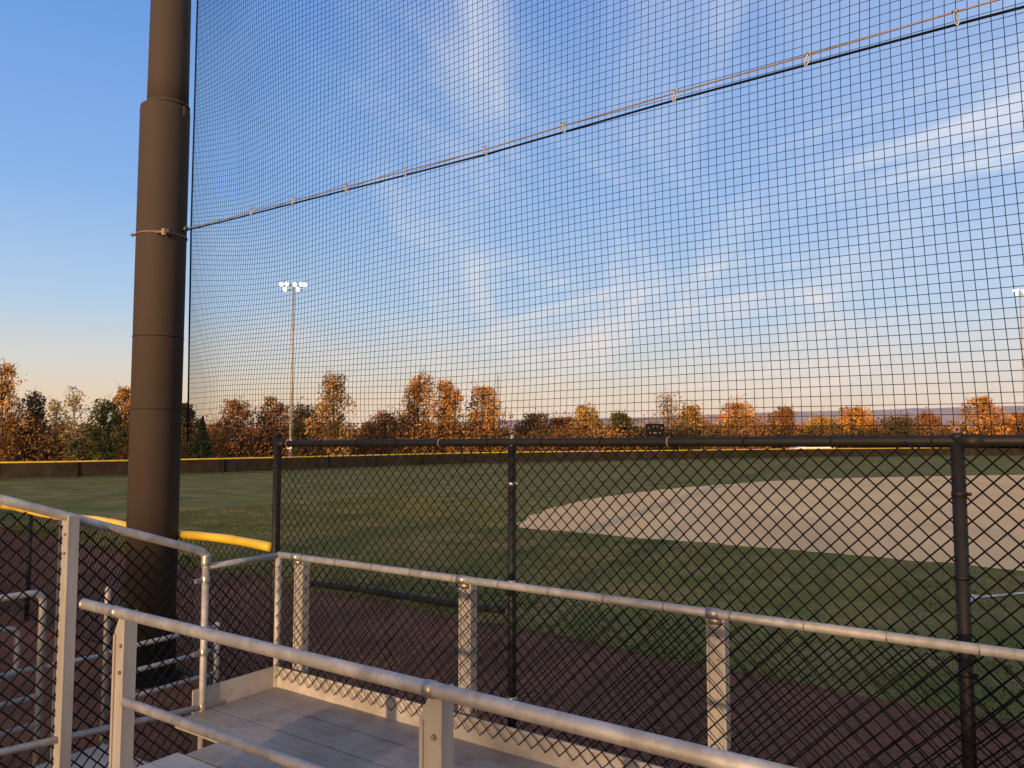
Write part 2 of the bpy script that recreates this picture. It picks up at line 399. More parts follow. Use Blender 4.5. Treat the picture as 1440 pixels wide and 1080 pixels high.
# ------------------------------------------------------------------ backstop fence
PA = at(390, 624, 6.3); PB = at(720, 622, 4.8); PC = at(1346, 620, 3.3)
PD = PC+(PC-PB)
def post_base(p): return Vector((p.x, p.y, 0))
A0 = post_base(PA); C0 = post_base(PC)
fdir = (C0-A0).normalized(); FL = (post_base(PD)-A0).length
fnn = Vector((-fdir.y, fdir.x, 0))
def railz(s): return PA.z+(PC.z-PA.z)*min(1.2, s/(C0-A0).length)
fence = thing('backstop_fence', 'tall black chain link fence with round posts in front of the field', 'fence', A0)
for nm, p, r, extra, cap in (('corner', PA, .030, .08, 0), ('mid', PB, .027, .0, 1), ('main', PC, .028, .025, 2), ('end', PD, .034, .07, 0)):
    m = MB(); top = p.z+extra
    m.tube([(p.x, p.y, -.3), (p.x, p.y, top)], r, 20)
    po = build(m, 'post', M['black'], fence, True)
    c = MB()
    if cap == 1:
        c.lathe((p.x, p.y, top), [(.024, -.05), (.027, -.02), (.023, 0), (.014, .018), (.011, .045), (.004, .05)], 14)
        build(c, 'post_cap', M['steel'], po, True, 'silver post cap')
    else:
        c.lathe((p.x, p.y, top), [(r+.002, -.02), (r+.002, 0), (r*.9, .005), (r*.4, .010), (.004, .011)], 14)
        build(c, 'post_cap', M['black'], po, True)
    if cap == 2:
        e = MB(); e.tube([(p.x+.012*math.cos(t), p.y, top+.022+.012*math.sin(t)) for t in [k*PI/6 for k in range(12)]]+[(p.x+.012, p.y, top+.022)], .005, 6)
        build(e, 'eye_bolt', M['cable'], po, True)
    for zz in ((.4, .8, 1.2, 1.6, 1.95) if cap != 1 else (.6, 1.3, 1.9)):
        b_ = MB(); b_.lathe((p.x, p.y, zz), [(r+.002, -.011), (r+.003, 0), (r+.002, .011)], 16)
        b_.obox((p.x, p.y, zz), fdir, fnn, Z3, (r, r+.018), (-.004, .004), (-.007, .007))
        build(b_, 'tension_band', M['black'] if cap != 1 else M['steel'], po, True)
m = MB(); m.tube([PA, PB, PC, PD], .026, 14); build(m, 'top_rail', M['black'], fence, True)
for p in (PA, PC):
    m = MB()
    q = p+fdir*.05
    m.tube([q-fdir*.05, q+fdir*.05], .031, 14); build(m, 'rail_sleeve', M['black'], fence, True)
m = MB(); chain(m, A0+fdir*.03-fnn*.02, fdir, FL-.05, lambda s: railz(s)+.0, lambda s: .03)
build(m, 'chain_link', M['wire'], fence)
m = MB(); m.tube([A0+fdir*.05+Z3*.05, A0+fdir*.05+Z3*2.1], .007, 6); build(m, 'tension_bar', M['wire'], fence)
for k in range(int(FL/.42)):
    m = MB(); q = A0+fdir*(.15+k*.42)+Z3*railz(.15+k*.42)
    m.tube([q+fnn*(.030*math.cos(t))+Z3*(.030*math.sin(t)) for t in [j*PI/4 for j in range(9)]], .004, 4)
    build(m, 'wire_tie', M['black'] if k % 4 else M['cable'], fence)

# ------------------------------------------------------------------ low sideline fence with yellow cap
LF = thing('sideline_fence', 'low black chain link fence with a fat yellow top cap, left of the tall fence', 'fence', A0)
ld = -fu; LL = 27
capb = onplane(384, 770, (A0.x, A0.y), FS).z
m = MB(); pts = []
for k in range(int(LL/.15)):
    q = A0+ld*(.06+k*.15); pts.append(q+Z3*(capb+.014*math.sin(k*.15*2.6)))
rad = [.038+.002*math.sin(k*1.9) for k in range(len(pts))]
m.tube(pts, .04, 12, radii=rad); build(m, 'yellow_cap', M['yellow'], LF, True)
for k in range(1, 12):
    q = A0+ld*(k*2.44); m = MB(); m.tube([q-Z3*.2, q+Z3*(capb-.03)], .026, 12); build(m, 'post', M['black'], LF, True)
m = MB(); chain(m, A0+ld*.05, ld, 12, lambda s: capb, lambda s: .03); build(m, 'chain_link', M['wire'], LF)
m = MB(); m.tube([A0+ld*.05+Z3*.05, A0+ld*LL+Z3*.05], .012, 6); build(m, 'bottom_rail', M['black'], LF)

# ------------------------------------------------------------------ outfield fence
OH = .87
of_px = [(-420, 34), (0, 37.5), (200, 41), (390, 46), (560, 53), (720, 60), (930, 67), (1140, 75), (1440, 84), (1800, 92)]
ofp = [Vector(((px-720)/1080*Y, Y, 0)) for px, Y in of_px]
OFR = thing('outfield_fence', 'long dark outfield fence with a thin yellow top line across the far field', 'fence', ofp[1])
sm = []
for i in range(len(ofp)-1):
    p0, p1, p2, p3 = ofp[max(i-1, 0)], ofp[i], ofp[i+1], ofp[min(i+2, len(ofp)-1)]
    for k in range(10):
        t = k/10; sm.append(.5*((2*p1)+(p2-p0)*t+(2*p0-5*p1+4*p2-p3)*t*t+(3*p1-p0-3*p2+p3)*t**3))
sm.append(ofp[-1])
m = MB()
for a, b in zip(sm, sm[1:]):
    m.quad(a+Z3*.1, b+Z3*.1, b+Z3*(OH-.03), a+Z3*(OH-.03))
build(m, 'windscreen', M['screen'], OFR)
m = MB(); m.tube([p+Z3*OH for p in sm], .042, 8); build(m, 'yellow_cap', M['yellow'], OFR, True)
acc = 0
for a, b in zip(sm, sm[1:]):
    acc += (b-a).length
    if acc > 3.0:
        acc = 0
        dn = (b-a).normalized(); q = b-Vector((-dn.y, dn.x, 0))*.06
        if -.75*q.y < q.x < .75*q.y:
            m = MB(); m.tube([q, q+Z3*(OH-.04)], .035, 6); build(m, 'post', M['black'], OFR)

# ------------------------------------------------------------------ netting pole
NP = at(216, 700, 7.12); nc = Vector((NP.x, NP.y, 0))
zst = at(229, 145, 7.0).z
npole = thing('netting_pole', 'thick dark brown steel pole with a wider sleeve holding the safety net', 'pole', nc)
R1 = .219
m = MB(); m.lathe(nc, [(R1, -.2), (R1, zst-.03), (R1-.004, zst-.008), (R1-.02, zst), (.12, zst+.001)], 40); sleeve = build(m, 'sleeve', M['pole'], npole, True)
m = MB(); m.lathe(nc+Vector((.022, 0, 0)), [(.184, zst-.1), (.182, zst+.3), (.165, 9.6)], 40); build(m, 'shaft', M['pole'], npole, True)
m = MB(); m.lathe(nc+Vector((.022, 0, 0)), [(.195, zst+.0), (.197, zst+.02), (.19, zst+.035), (.185, zst+.036)], 32); build(m, 'weld_ring', M['pole'], npole, True)
for yy, rr, mt in ((325, .006, M['cable']), (471, .003, M['board']), (575, .003, M['board'])):
    z = at(222, yy, 6.9).z
    m = MB(); m.tube([nc+Vector(((R1+rr*.6)*math.cos(t), (R1+rr*.6)*math.sin(t), z)) for t in [k*2*PI/40 for k in range(41)]], rr, 6, caps=False)
    build(m, 'band', mt, npole, True)
zb = at(222, 325, 6.9).z
bd = Vector((-.93, -.36, 0)).normalized()
m = MB(); m.tube([nc+bd*(R1-.01)+Z3*zb, nc+bd*(R1+.045)+Z3*zb], .009, 8); m.tube([nc+bd*(R1+.02)+Z3*zb, nc+bd*(R1+.032)+Z3*zb], .02, 6)
build(m, 'eye_bolt', M['cable'], npole)
m = MB(); kd = Vector((.95, -.3, 0)).normalized()
m.lathe(nc+kd*(R1-.005)+Z3*(zst-.05), [(.012, -.06), (.02, -.04), (.02, .03), (.01, .045)], 10); build(m, 'lug', M['pole'], npole)
m = MB(); m.lathe(nc, [(.30, .0), (.30, .03), (R1+.012, .035), (R1+.01, .36), (R1+.002, .37)], 24); build(m, 'base_collar', M['board'], npole)

# ------------------------------------------------------------------ safety net
q = onplane(690, 216, (-3.04, 7.16), NS); CZ = q.z
def net_pos(x, z):
    a = (x+3.04)
    t = max(0, min(1, (z-2.15)/(CZ-2.15)))
    f = fence_pt(x); n = net_pt(x); nn = Vector((.59, .80, 0))
    y = (f.y+.05)*(1-t)+n.y*t
    e = math.exp(-a/.75); e2 = math.exp(-a/2.2)
    dz = .05*e*math.sin(z*5.2+.6)+.03*e2*math.sin(z*2.1+a*2.0)+.012*math.sin(a*1.3+z)
    dz += -.10*e2*math.sin(min(a, 2.4)/2.4*PI)*math.cos((z-CZ)*1.1)
    dx = .035*e2*math.sin(z*1.7+.5)*min(1, a*2)+.012*math.sin(z*2.3+a*.7)*min(1, a)
    o = .05*e2*math.sin(a*3.4+z*1.3)*min(1, a*2)+.02*math.sin(a*1.2+z*1.4)*min(1, a)*min(1, (z-2.1)*2)
    b = min(1, max(0, (z-2.16)*3))
    return Vector((x+dx*b, y, z+dz*b))+nn*o
net = thing('safety_net', 'huge black square mesh safety net hanging over the fence, rippled near the pole', 'net', (-3.04, 7.16, 2.15))
nnrm = Vector((.59, .80, 0)).normalized()
NPCH = .0455; sc = math.cos(math.atan(NS))
xs = [-3.04]
while xs[-1] < 3.6:
    a = xs[-1]+3.04; xs.append(xs[-1]+NPCH*sc*(.42+.58*min(1, a/1.4)))
rows_ = int((7.4-2.15)/NPCH)
grid = [[net_pos(x, 2.15+j*NPCH) for j in range(rows_+1)] for x in xs]
m = MB()
for col in grid: m.thin(col, .0019, nnrm)
for j in range(rows_+1): m.thin([c_[j] for c_ in grid], .0019, nnrm)
build(m, 'mesh', M['net'], net)
m = MB(); m.tube(grid[0], .007, 6); build(m, 'side_rope', M['net'], net)
m = MB(); m.tube([c_[0] for c_ in grid], .006, 6); build(m, 'bottom_rope', M['net'], net)
m = MB(); m.tube([c_[rows_] for c_ in grid], .006, 6); build(m, 'top_rope', M['net'], net)
NP0 = (-3.04, 7.16)
off = Vector((-.59, -.80, 0))*.05
tp = [(262, 325), (330, 308), (420, 284), (577, 243), (690, 213), (800, 180), (955, 135), (1140, 83), (1347, 23), (1440, -3)]
lp = [(262, 327), (330, 311), (420, 288), (577, 249), (690, 220), (800, 189), (955, 145), (1140, 96), (1347, 41), (1440, 17)]
tw = [onplane(a, b, NP0, NS)+off for a, b in tp]; lw = [onplane(a, b, NP0, NS)+off for a, b in lp]
tw.append(tw[-1]+(tw[-1]-tw[-2])*4); lw.append(lw[-1]+(lw[-1]-lw[-2])*4)
cab = thing('support_cable', 'taut sun-tinted steel cable rising from the pole across the net', 'cable', tw[0])
att = nc+Vector((.13, -.235, zb-.012))
m = MB(); m.tube([att]+tw, .0045, 6); build(m, 'cable', M['cable'], cab, True)
m = MB(); m.tube([att-Z3*.03, att+Z3*.03], .022, 10); m.tube([att+Vector((-.08, -.01, .0)), att], .012, 8); build(m, 'anchor_lug', M['cable'], cab)
m = MB()
dd = (tw[0]-att).normalized(); td = (tw[1]-tw[0]).normalized()
for k in range(8):
    c0 = att+dd*(.03+k*.05)
    if k*.05 > (tw[0]-att).length-.03: c0 = tw[0]+td*((.03+k*.05)-(tw[0]-att).length)
    rr = Vector((0, 0, 1)) if k % 2 else dd.cross(Z3)
    m.tube([c0+dd*(.034*math.cos(t))+rr*(.022*math.sin(t)) for t in [j*PI/5 for j in range(11)]], .009, 5, caps=False)
build(m, 'shackle_chain', M['steel'], cab, True)
m = MB(); m.tube(lw, .0065, 6); tag(build(m, 'pull_rope', M['net'], None, True), 'thin dark rope running just below the sun-tinted cable across the net', 'rope')
ords = ['nearest the big pole', 'second from the big pole', 'third from the big pole', 'fourth from the big pole', 'fifth from the big pole', 'fourth from the right edge', 'third from the right edge', 'second from the right edge', 'closest to the right edge']
for k, (px, py) in enumerate([(362, 300), (420, 285), (495, 268), (577, 245), (690, 216), (800, 184), (955, 140), (1140, 90), (1347, 33)]):
    q = onplane(px, py, NP0, NS)+off*1.15
    m = MB(); L = .034; ax = (Z3*1+u*.35*random.uniform(-1, 1)).normalized()
    m.tube([q+ax*(L*math.cos(t))+u*(.010*math.sin(t)) for t in [j*PI/8 for j in range(17)]], .0035, 6, caps=False)
    m.tube([q+ax*L-u*.013, q+ax*L+u*.013], .006, 8)
    tag(build(m, 'snap_hook', M['steel'], None, True), 'small steel snap hook on the net cable, '+ords[k], 'hook', 'snap hooks along the net cable')

# ------------------------------------------------------------------ bleacher
G0 = at(392, 780, 5.3); gz = G0.z; g0 = Vector((G0.x, G0.y, 0))
def gpt(s, t=0, z=0): return g0+u*s+v*t+Z3*z
def gon(px, py): return onplane(px, py, (g0.x, g0.y), GS)
DK = gon(396, 967).z; TB = gon(396, 938).z
def side_on(px, py):
    a, b = ray(px, py)
    t = (a*g0.y-g0.x)/(v.x-a*v.y); Y = g0.y+v.y*t
    return t, EYE+b*Y
bl = thing('bleacher', 'aluminium bleacher walkway with tube guardrails and chain link panels in the foreground', 'bleacher', Vector((g0.x, g0.y, 0)))
GLEN = 5.2
def rib_board(mb, a0, a1, b0, b1, z0, z1):
    mb.obox(g0, u, v, Z3, (a0, a1), (b0, b1), (z0, z1))
dl = ground(258, 1062, DK); sL = (dl-g0).dot(u)
m = MB()
for k in range(8):
    t1 = -.012-k*.245; t0 = t1-.239
    s0 = .012 if k < 3 else max(.012, sL)
    rib_board(m, s0, GLEN, t0, t1, DK-.045, DK-.002)
    for j in range(2):
        a = t0+.003+j*.1185; rib_board(m, s0, GLEN, a, a+.1145, DK-.0019, DK)
build(m, 'walkway_deck', M['deck'], bl)
m = MB(); rib_board(m, 0, GLEN, -.008, .0, DK-.06, TB); rib_board(m, 0, GLEN, -.016, -.009, TB-.012, TB+.002); build(m, 'toe_board', M['toe'], bl)
m = MB(); rib_board(m, -.008, .0, -.62, -.009, DK-.06, TB); build(m, 'toe_board', M['toe'], bl)
for s_ in (.5, 2., 3.6): 
    m = MB()
    m.obox(g0, u, v, Z3, (s_, s_+.06), (-1.95, -.02), (DK-.16, DK-.05))
    m.obox(g0, u, v, Z3, (s_, s_+.06), (-.2, -.14), (0, DK-.16)); m.obox(g0, u, v, Z3, (s_, s_+.06), (-1.8, -1.74), (0, DK-.16))
    build(m, 'under_frame', M['alum'], bl)
tstep = -1.22
stp = onplane(250, 1058, (g0.x+v.x*tstep, g0.y+v.y*tstep), GS)
sA = (Vector((stp.x, stp.y, 0))-g0).dot(u); sz = stp.z
m = MB()
for k in range(2): m.obox(g0, u, v, Z3, (sA, sA+.75), (tstep-.28+k*.142, tstep-.28+k*.142+.138), (sz-.03, sz))
m.obox(g0, u, v, Z3, (sA+.02, sA+.73), (tstep-.03, tstep-.022), (DK+.002, sz-.031)); build(m, 'aisle_step', M['alum'], bl)

def cpost(parent, s, t, w_, dpt, z0, z1, chamfer=0, ax=None, ay=None, name='post', M_=None, left=True):
    ax = ax or u; ay = ay or v
    o = gpt(s, t); m = MB()
    hw = w_/2
    if chamfer:
        if left: poly = [(-hw, z0), (hw, z0), (hw, z1), (hw-w_*.45, z1), (-hw, z1-chamfer)]
        else: poly = [(-hw, z0), (hw, z0), (hw, z1-chamfer), (-hw+w_*.45, z1), (-hw, z1)]
    else: poly = [(-hw, z0), (hw, z0), (hw, z1), (-hw, z1)]
    m.prism([o+ax*a+Z3*b for a, b in poly], ay*.007)
    m.obox(o, ax, ay, Z3, (-hw, -hw+.006), (.0075, dpt), (z0, poly[-1][1]-.002)); m.obox(o, ax, ay, Z3, (hw-.006, hw), (.0075, dpt), (z0, poly[2][1]-.002))
    m.obox(o, ax, ay, Z3, (-hw, -hw+.012), (-.006, -.0005), (z0, poly[-1][1]-.012)); m.obox(o, ax, ay, Z3, (hw-.012, hw), (-.006, -.0005), (z0, poly[2][1]-.004))
    p = build(m, name, M_ or M['alum'], parent)
    for zz in (z1-.10-chamfer*.4, z1-.2-chamfer*.4):
        m = MB(); m.tube([o+Z3*zz+ax*.01-ay*.001, o+Z3*zz+ax*.01-ay*.008], .008, 6)
        build(m, 'bolt', M['cable'], p if parent is bl else parent)
    return p
m = MB(); m.tube([gpt(0, 0, gz), gpt(GLEN, 0, gz)], .0215, 16); fg = build(m, 'front_guardrail', M['galv'], bl, True)
for px, py in ((416, 800), (650, 815), (1003, 868)):
    p = gon(px, py); s_ = (Vector((p.x, p.y, 0))-g0).dot(u)
    cpost(fg, s_, .03, .088, .05, .0, gz-.012)
    c = MB(); c.tube([gpt(s_-.03, 0, gz), gpt(s_+.03, 0, gz)], .0245, 14)
    c.obox(gpt(s_, 0, gz), u, v, Z3, (-.028, .028), (0, .03), (-.05, -.02)); build(c, 'rail_clamp', M['steel'], fg, True)
cpost(fg, 4.34, .03, .088, .05, 0, gz-.012)
m = MB(); m.tube([gpt(0, 0, DK-.3), gpt(0, 0, gz+.003)], .022, 14); build(m, 'corner_post', M['galv'], fg, True)
m = MB(); chain(m, gpt(.02, -.026), u, GLEN-.05, lambda s: gz-.0, lambda s: TB-.075, .0031, v); build(m, 'chain_link', M['wire'], fg)
for k in range(16):
    m = MB(); q = gpt(.25+k*.32, 0, gz)
    m.tube([q+v*(.025*math.cos(t))+Z3*(.025*math.sin(t)) for t in [j*PI/4 for j in range(9)]], .0032, 4)
    build(m, 'wire_tie', M['steel'], fg)
tE, zE = side_on(284, 775); tE2, zE2 = side_on(286, 796)
tM, zM = side_on(92, 722); tL, zL = side_on(0, 702)
m = MB(); m.tube([gpt(0, 0, gz-.004), gpt(0, tE2, gz-.004)], .019, 12); sg = build(m, 'side_guardrail', M['galv'], bl, True)
slope = (zL-zE)/(tL-tE)
m = MB(); tEnd = -3.1
m.tube([gpt(0, tE+.03, zE-.07), gpt(0, tE+.028, zE-.03), gpt(0, tE+.0, zE-.004), gpt(0, tE-.05, zE+slope*(-.05)), gpt(0, tEnd, zE+slope*(tEnd-tE))], .024, 14); build(m, 'sloping_rail', M['galv'], sg, True)
m = MB(); m.tube([gpt(0, tE+.03, 0), gpt(0, tE+.03, zE-.05)], .021, 14); build(m, 'end_post', M['galv'], sg, True)
for zz in (zE-.18, zE-.62, zE-.95):
    c = MB(); c.lathe(gpt(0, tE+.03, zz), [(.027, -.02), (.029, 0), (.027, .02)], 14); c.obox(gpt(0, tE+.03, zz), u, v, Z3, (-.012, .012), (-.07, -.028), (-.012, .012)); build(c, 'band_clamp', M['steel'], sg)
c = MB(); c.lathe(gpt(0, tE+.03, zE-.055), [(.028, -.035), (.030, -.02), (.030, .02), (.027, .035)], 14); build(c, 'elbow_fitting', M['steel'], sg)
cpost(sg, -.0, tM, .105, .05, 0, zM-.01, 0, u, v)
cpost(sg, 0, -2.75, .105, .05, 0, zE+slope*(-2.75-tE)-.02)
m = MB(); sdv = -v
chain(m, gpt(-.03, -.02), sdv, -tE2-.03, lambda s: gz-.01, lambda s: TB-.075, .0040, u)
chain(m, gpt(-.03, tE2-.03), sdv, 2.4, lambda s: zE+slope*(-s)-.02, lambda s: .12, .0045, u)
build(m, 'chain_link', M['wire'], sg)
m = MB(); m.tube([gpt(0, tE+.03, DK+.02), gpt(0, tEnd, DK+.02+slope*(tEnd-tE)*.25)], .019, 12); build(m, 'bottom_rail', M['galv'], sg, True)
R6 = at(610, 970, 2.08)
def ron(px, py): return onplane(px, py, (R6.x, R6.y), GS)
rz = R6.z
r0 = ron(120, 846); r0 = Vector((r0.x, r0.y, rz))
def rs(p): return (Vector((p.x, p.y, 0))-g0).dot(u)
rt = (Vector((R6.x, R6.y, 0))-g0).dot(v)
m = MB(); m.tube([gpt(rs(r0), rt, rz), gpt(GLEN, rt, rz)], .0205, 18); ig = build(m, 'seat_row_guardrail', M['galv'], bl, True)
m = MB(); m.tube([gpt(rs(r0)-.012, rt, rz), gpt(rs(r0)+.004, rt, rz)], .0225, 16); build(m, 'end_cap', M['steel'], ig, True)
zm = ron(300, 1032).z
pm = ron(182, 985)
m = MB(); m.tube([gpt(rs(pm)-.03, rt, zm), gpt(GLEN, rt, zm)], .017, 14); build(m, 'mid_rail', M['galv'], ig, True)
for px, py in ((160, 870), (598, 985)):
    p = ron(px, py); cpost(ig, rs(p), rt+.027, .078, .045, DK-.05, rz+.0, .085)
    c = MB(); s_ = rs(p)+.02
    c.tube([gpt(s_-.016, rt, rz), gpt(s_+.016, rt, rz)], .023, 16); build(c, 'rail_clamp', M['steel'], ig, True)
cpost(ig, rs(ron(598, 985))+1.5, rt+.027, .078, .045, DK, rz, .085)

# ------------------------------------------------------------------ ramp guardrail outside, left
OFFU = -1.1
def rp(s_, z, o=0): return g0+u*(OFFU+o)-v*s_+Z3*z
def rpx(px, py):
    a, b = ray(px, py); q0 = g0+u*OFFU
    t = (a*q0.y-q0.x)/(v.x-a*v.y); Y = q0.y+v.y*t
    return -t, EYE+b*Y
def arc_pts(pts, r=.08, n=5):
    o = [pts[0]]
    for a, b, c in zip(pts, pts[1:], pts[2:]):
        d1 = (a-b).normalized(); d2 = (c-b).normalized()
        for k in range(n+1):
            t = k/n; p1 = b+d1*r; p2 = b+d2*r
            o.append((1-t)**2*p1+2*t*(1-t)*b+t*t*p2)
    return o+[pts[-1]]
ra = thing('ramp_guardrail', 'low white metal tube guardrail with rounded corners beside the bleacher at left', 'guardrail', rp(1, 0))
s1, z1 = rpx(61, 832); s2, z2_ = rpx(37, 886); s3, z3_ = rpx(152, 828); zmid = rpx(110, 926)[1]; zlow = rpx(40, 1022)[1]
m = MB(); m.tube(arc_pts([rp(2.8, z1), rp(s1, z1), rp(s1, 0)]), .022, 12); build(m, 'top_rail', M['galv'], ra, True)
m = MB(); m.tube(arc_pts([rp(2.8, z2_, -.12), rp(s2, z2_, -.12), rp(s2, zmid-.05, -.12), rp(2.8, zmid-.05, -.12)], .07), .018, 10); build(m, 'hand_loop', M['galv'], ra, True)
for z in (zmid, (zmid+zlow)/2, zlow):
    m = MB(); m.tube([rp(2.8, z), rp(s1, z)], .018, 10); build(m, 'cross_rail', M['galv'], ra, True)
    m = MB(); m.tube([rp(s3, z), rp(-.3, z)], .018, 10); build(m, 'cross_rail', M['galv'], ra, True)
m = MB(); m.tube([rp(s1-.0, zmid), rp(s3, zmid-.02)], .016, 10); build(m, 'cross_rail', M['galv'], ra, True)
m = MB(); m.tube(arc_pts([rp(s3, 0), rp(s3, z3_), rp(s3-.02, z3_)], .01), .020, 10); build(m, 'post', M['galv'], ra, True)
m = MB(); m.tube([rp(-.3, 0), rp(-.3, zmid+.03)], .020, 10); build(m, 'post', M['galv'], ra, True)
m = MB(); m.tube([rp(s1+.85, 0), rp(s1+.85, z1)], .020, 10); build(m, 'post', M['galv'], ra, True)
m = MB(); m.obox(g0+u*OFFU, u, v, Z3, (.06, .9), (-3.2, -.6), (.0, .10)); tag(build(m, 'concrete_pad', M['concrete']), 'pale concrete pad beside the bleacher at lower left', 'pad', kind='structure')

a, b = ground(430, 823), ground(706, 862)
m = MB(); m.tube([a+(b-a)*t+Vector((0, 0, .04))+Vector((.03*math.sin(t*7), .03*math.sin(t*5), 0)) for t in [k/20 for k in range(21)]], .045, 10)
tag(build(m, 'drain_pipe', M['rubber'], None, True), 'long black pipe lying along the grass edge of the cinder strip', 'pipe')

# ------------------------------------------------------------------ light poles
def light_pole(px, ytop, Y, label, nl, S=1):
    t = at(px, ytop, Y); b = Vector((t.x, t.y, 0))
    r = thing('light_pole', label, 'light pole', b, 'floodlight poles around the field')
    m = MB(); m.tube([b, Vector((t.x, t.y, t.z*.5)), t], .1, 12, radii=[.12, .095, .065]); build(m, 'mast', M['mast'], r, True)
    W = .75*S
    for dz, k_ in ((-.12, 1), (-.42, .8)):
        m = MB(); m.tube([t+X3*-W*k_+Z3*dz*S, t+X3*W*k_+Z3*dz*S], .04, 6); build(m, 'crossarm', M['mast'], r)
    for k, (dx, dz) in enumerate([(-.7, 0), (-.35, .02), (.1, 0), (.5, .02), (.75, -.03), (-.45, -.32), (.3, -.3)][:nl]):
        m = MB(); c = t+Vector((dx*S, -.12, (dz-.05)*S))
        ax = Vector((.25 if dx > 0 else -.1, -.85, -.3)).normalized(); m.tube([c-ax*.18*S, c-ax*.05*S, c+ax*.1*S, c+ax*.14*S], .1, 12, radii=[.05*S, .09*S, .14*S, .15*S])
        lo = build(m, 'lamp_housing', M['lampwhite'], r, True)
        m = MB(); m.tube([c+ax*.142*S, c+ax*.16*S], .135*S, 12); build(m, 'lens', M['glass'], lo)
    m = MB(); m.obox(b+Z3*1.6, X3, Y3, Z3, (-.16, .16), (-.3, -.12), (-.3, .3)); build(m, 'control_box', M['mast'], r)
light_pole(413, 399, 51, 'tall slim floodlight pole behind the left end of the tall fence', 7, 1.05)
light_pole(1434, 408, 90, 'floodlight pole at the right edge of the photo behind the net', 7, 1.2)

# ------------------------------------------------------------------ scoreboard, mast, car
SY = 71
t = at(921, 596, SY); b = at(921, 614, SY)
sb = thing('scoreboard', 'small black scoreboard on two posts beyond the outfield fence', 'scoreboard', (t.x, t.y, 0))
m = MB(); m.obox((t.x, t.y, 0), X3, Y3, Z3, (-.85, .85), (-.08, .08), (b.z, t.z)); build(m, 'board', M['board'], sb)
for dx in (-.6, .6):
    m = MB(); m.tube([(t.x+dx, t.y+.14, 0), (t.x+dx, t.y+.14, t.z-.05)], .05, 8); build(m, 'post', M['board'], sb)
for dx, dz, ww, hh in ((-.6, .82, .18, .14), (-.15, .9, .14, .12), (.2, .9, .14, .12), (.6, .82, .18, .14), (-.45, .35, .12, .1), (0, .35, .3, .1), (.45, .35, .12, .1)):
    m = MB(); m.obox((t.x+dx, t.y, b.z+dz), X3, Y3, Z3, (-ww/2, ww/2), (-.09, -.083), (-hh/2, hh/2)); build(m, 'display_panel', M['panel'], sb)
mt = at(700, 528, 260)
ms = thing('radio_mast', 'thin pale lattice mast standing far off above the orange trees', 'mast', (mt.x, mt.y, 0))
m = MB()
for k in range(3):
    a = k*2*PI/3; m.tube([(mt.x+.9*math.cos(a), mt.y+.9*math.sin(a), 0), (mt.x+.15*math.cos(a), mt.y+.15*math.sin(a), mt.z)], .08, 4)
for k in range(14):
    f = k/14; f2 = (k+1)/14; r_ = .9-.75*f; r2 = .9-.75*f2
    for j in range(3):
        a = j*2*PI/3; a2 = (j+1)*2*PI/3
        m.tube([(mt.x+r_*math.cos(a), mt.y+r_*math.sin(a), mt.z*f), (mt.x+r2*math.cos(a2), mt.y+r2*math.sin(a2), mt.z*f2)], .05, 3)
build(m, 'lattice', M['lightbark'], ms)
m = MB(); m.tube([(mt.x, mt.y, mt.z-.2), (mt.x, mt.y, mt.z+2)], .06, 4); build(m, 'antenna', M['lightbark'], ms)

CYY = 80
cc = Vector(((1140-720)/1080*CYY, CYY, 0))
car = thing('parked_car', 'small white parked car seen over the outfield fence', 'car', cc)
m = MB()
prof = [(-2.1, .35), (-2.15, .7), (-2.0, .88), (-1.25, .96), (-.7, 1.42), (.75, 1.46), (1.45, 1.0), (2.05, .92), (2.15, .6), (2.1, .35)]
m.prism([cc+X3*a+Z3*b_-Y3*.82 for a, b_ in prof], Y3*1.64); body = build(m, 'body', M['carpaint'], car)
for poly in ([(-1.1, .98), (-.66, 1.36), (-.02, 1.38), (-.02, .98)], [(.05, .98), (.05, 1.38), (.7, 1.38), (1.2, 1.0)]):
    m = MB(); m.prism([cc+X3*a+Z3*b_-Y3*.835 for a, b_ in poly], Y3*.01); build(m, 'window', M['carglass'], car)
for dx in (-1.35, 1.35):
    for dy in (-.8, .62):
        m = MB(); m.tube([cc+Vector((dx, dy-.04, .32)), cc+Vector((dx, dy+.2, .32))], .32, 16); wh = build(m, 'wheel', M['rubber'], car, True)
        m = MB(); m.tube([cc+Vector((dx, dy-.05, .32)), cc+Vector((dx, dy-.042, .32))], .19, 12); build(m, 'rim', M['steel'], wh)

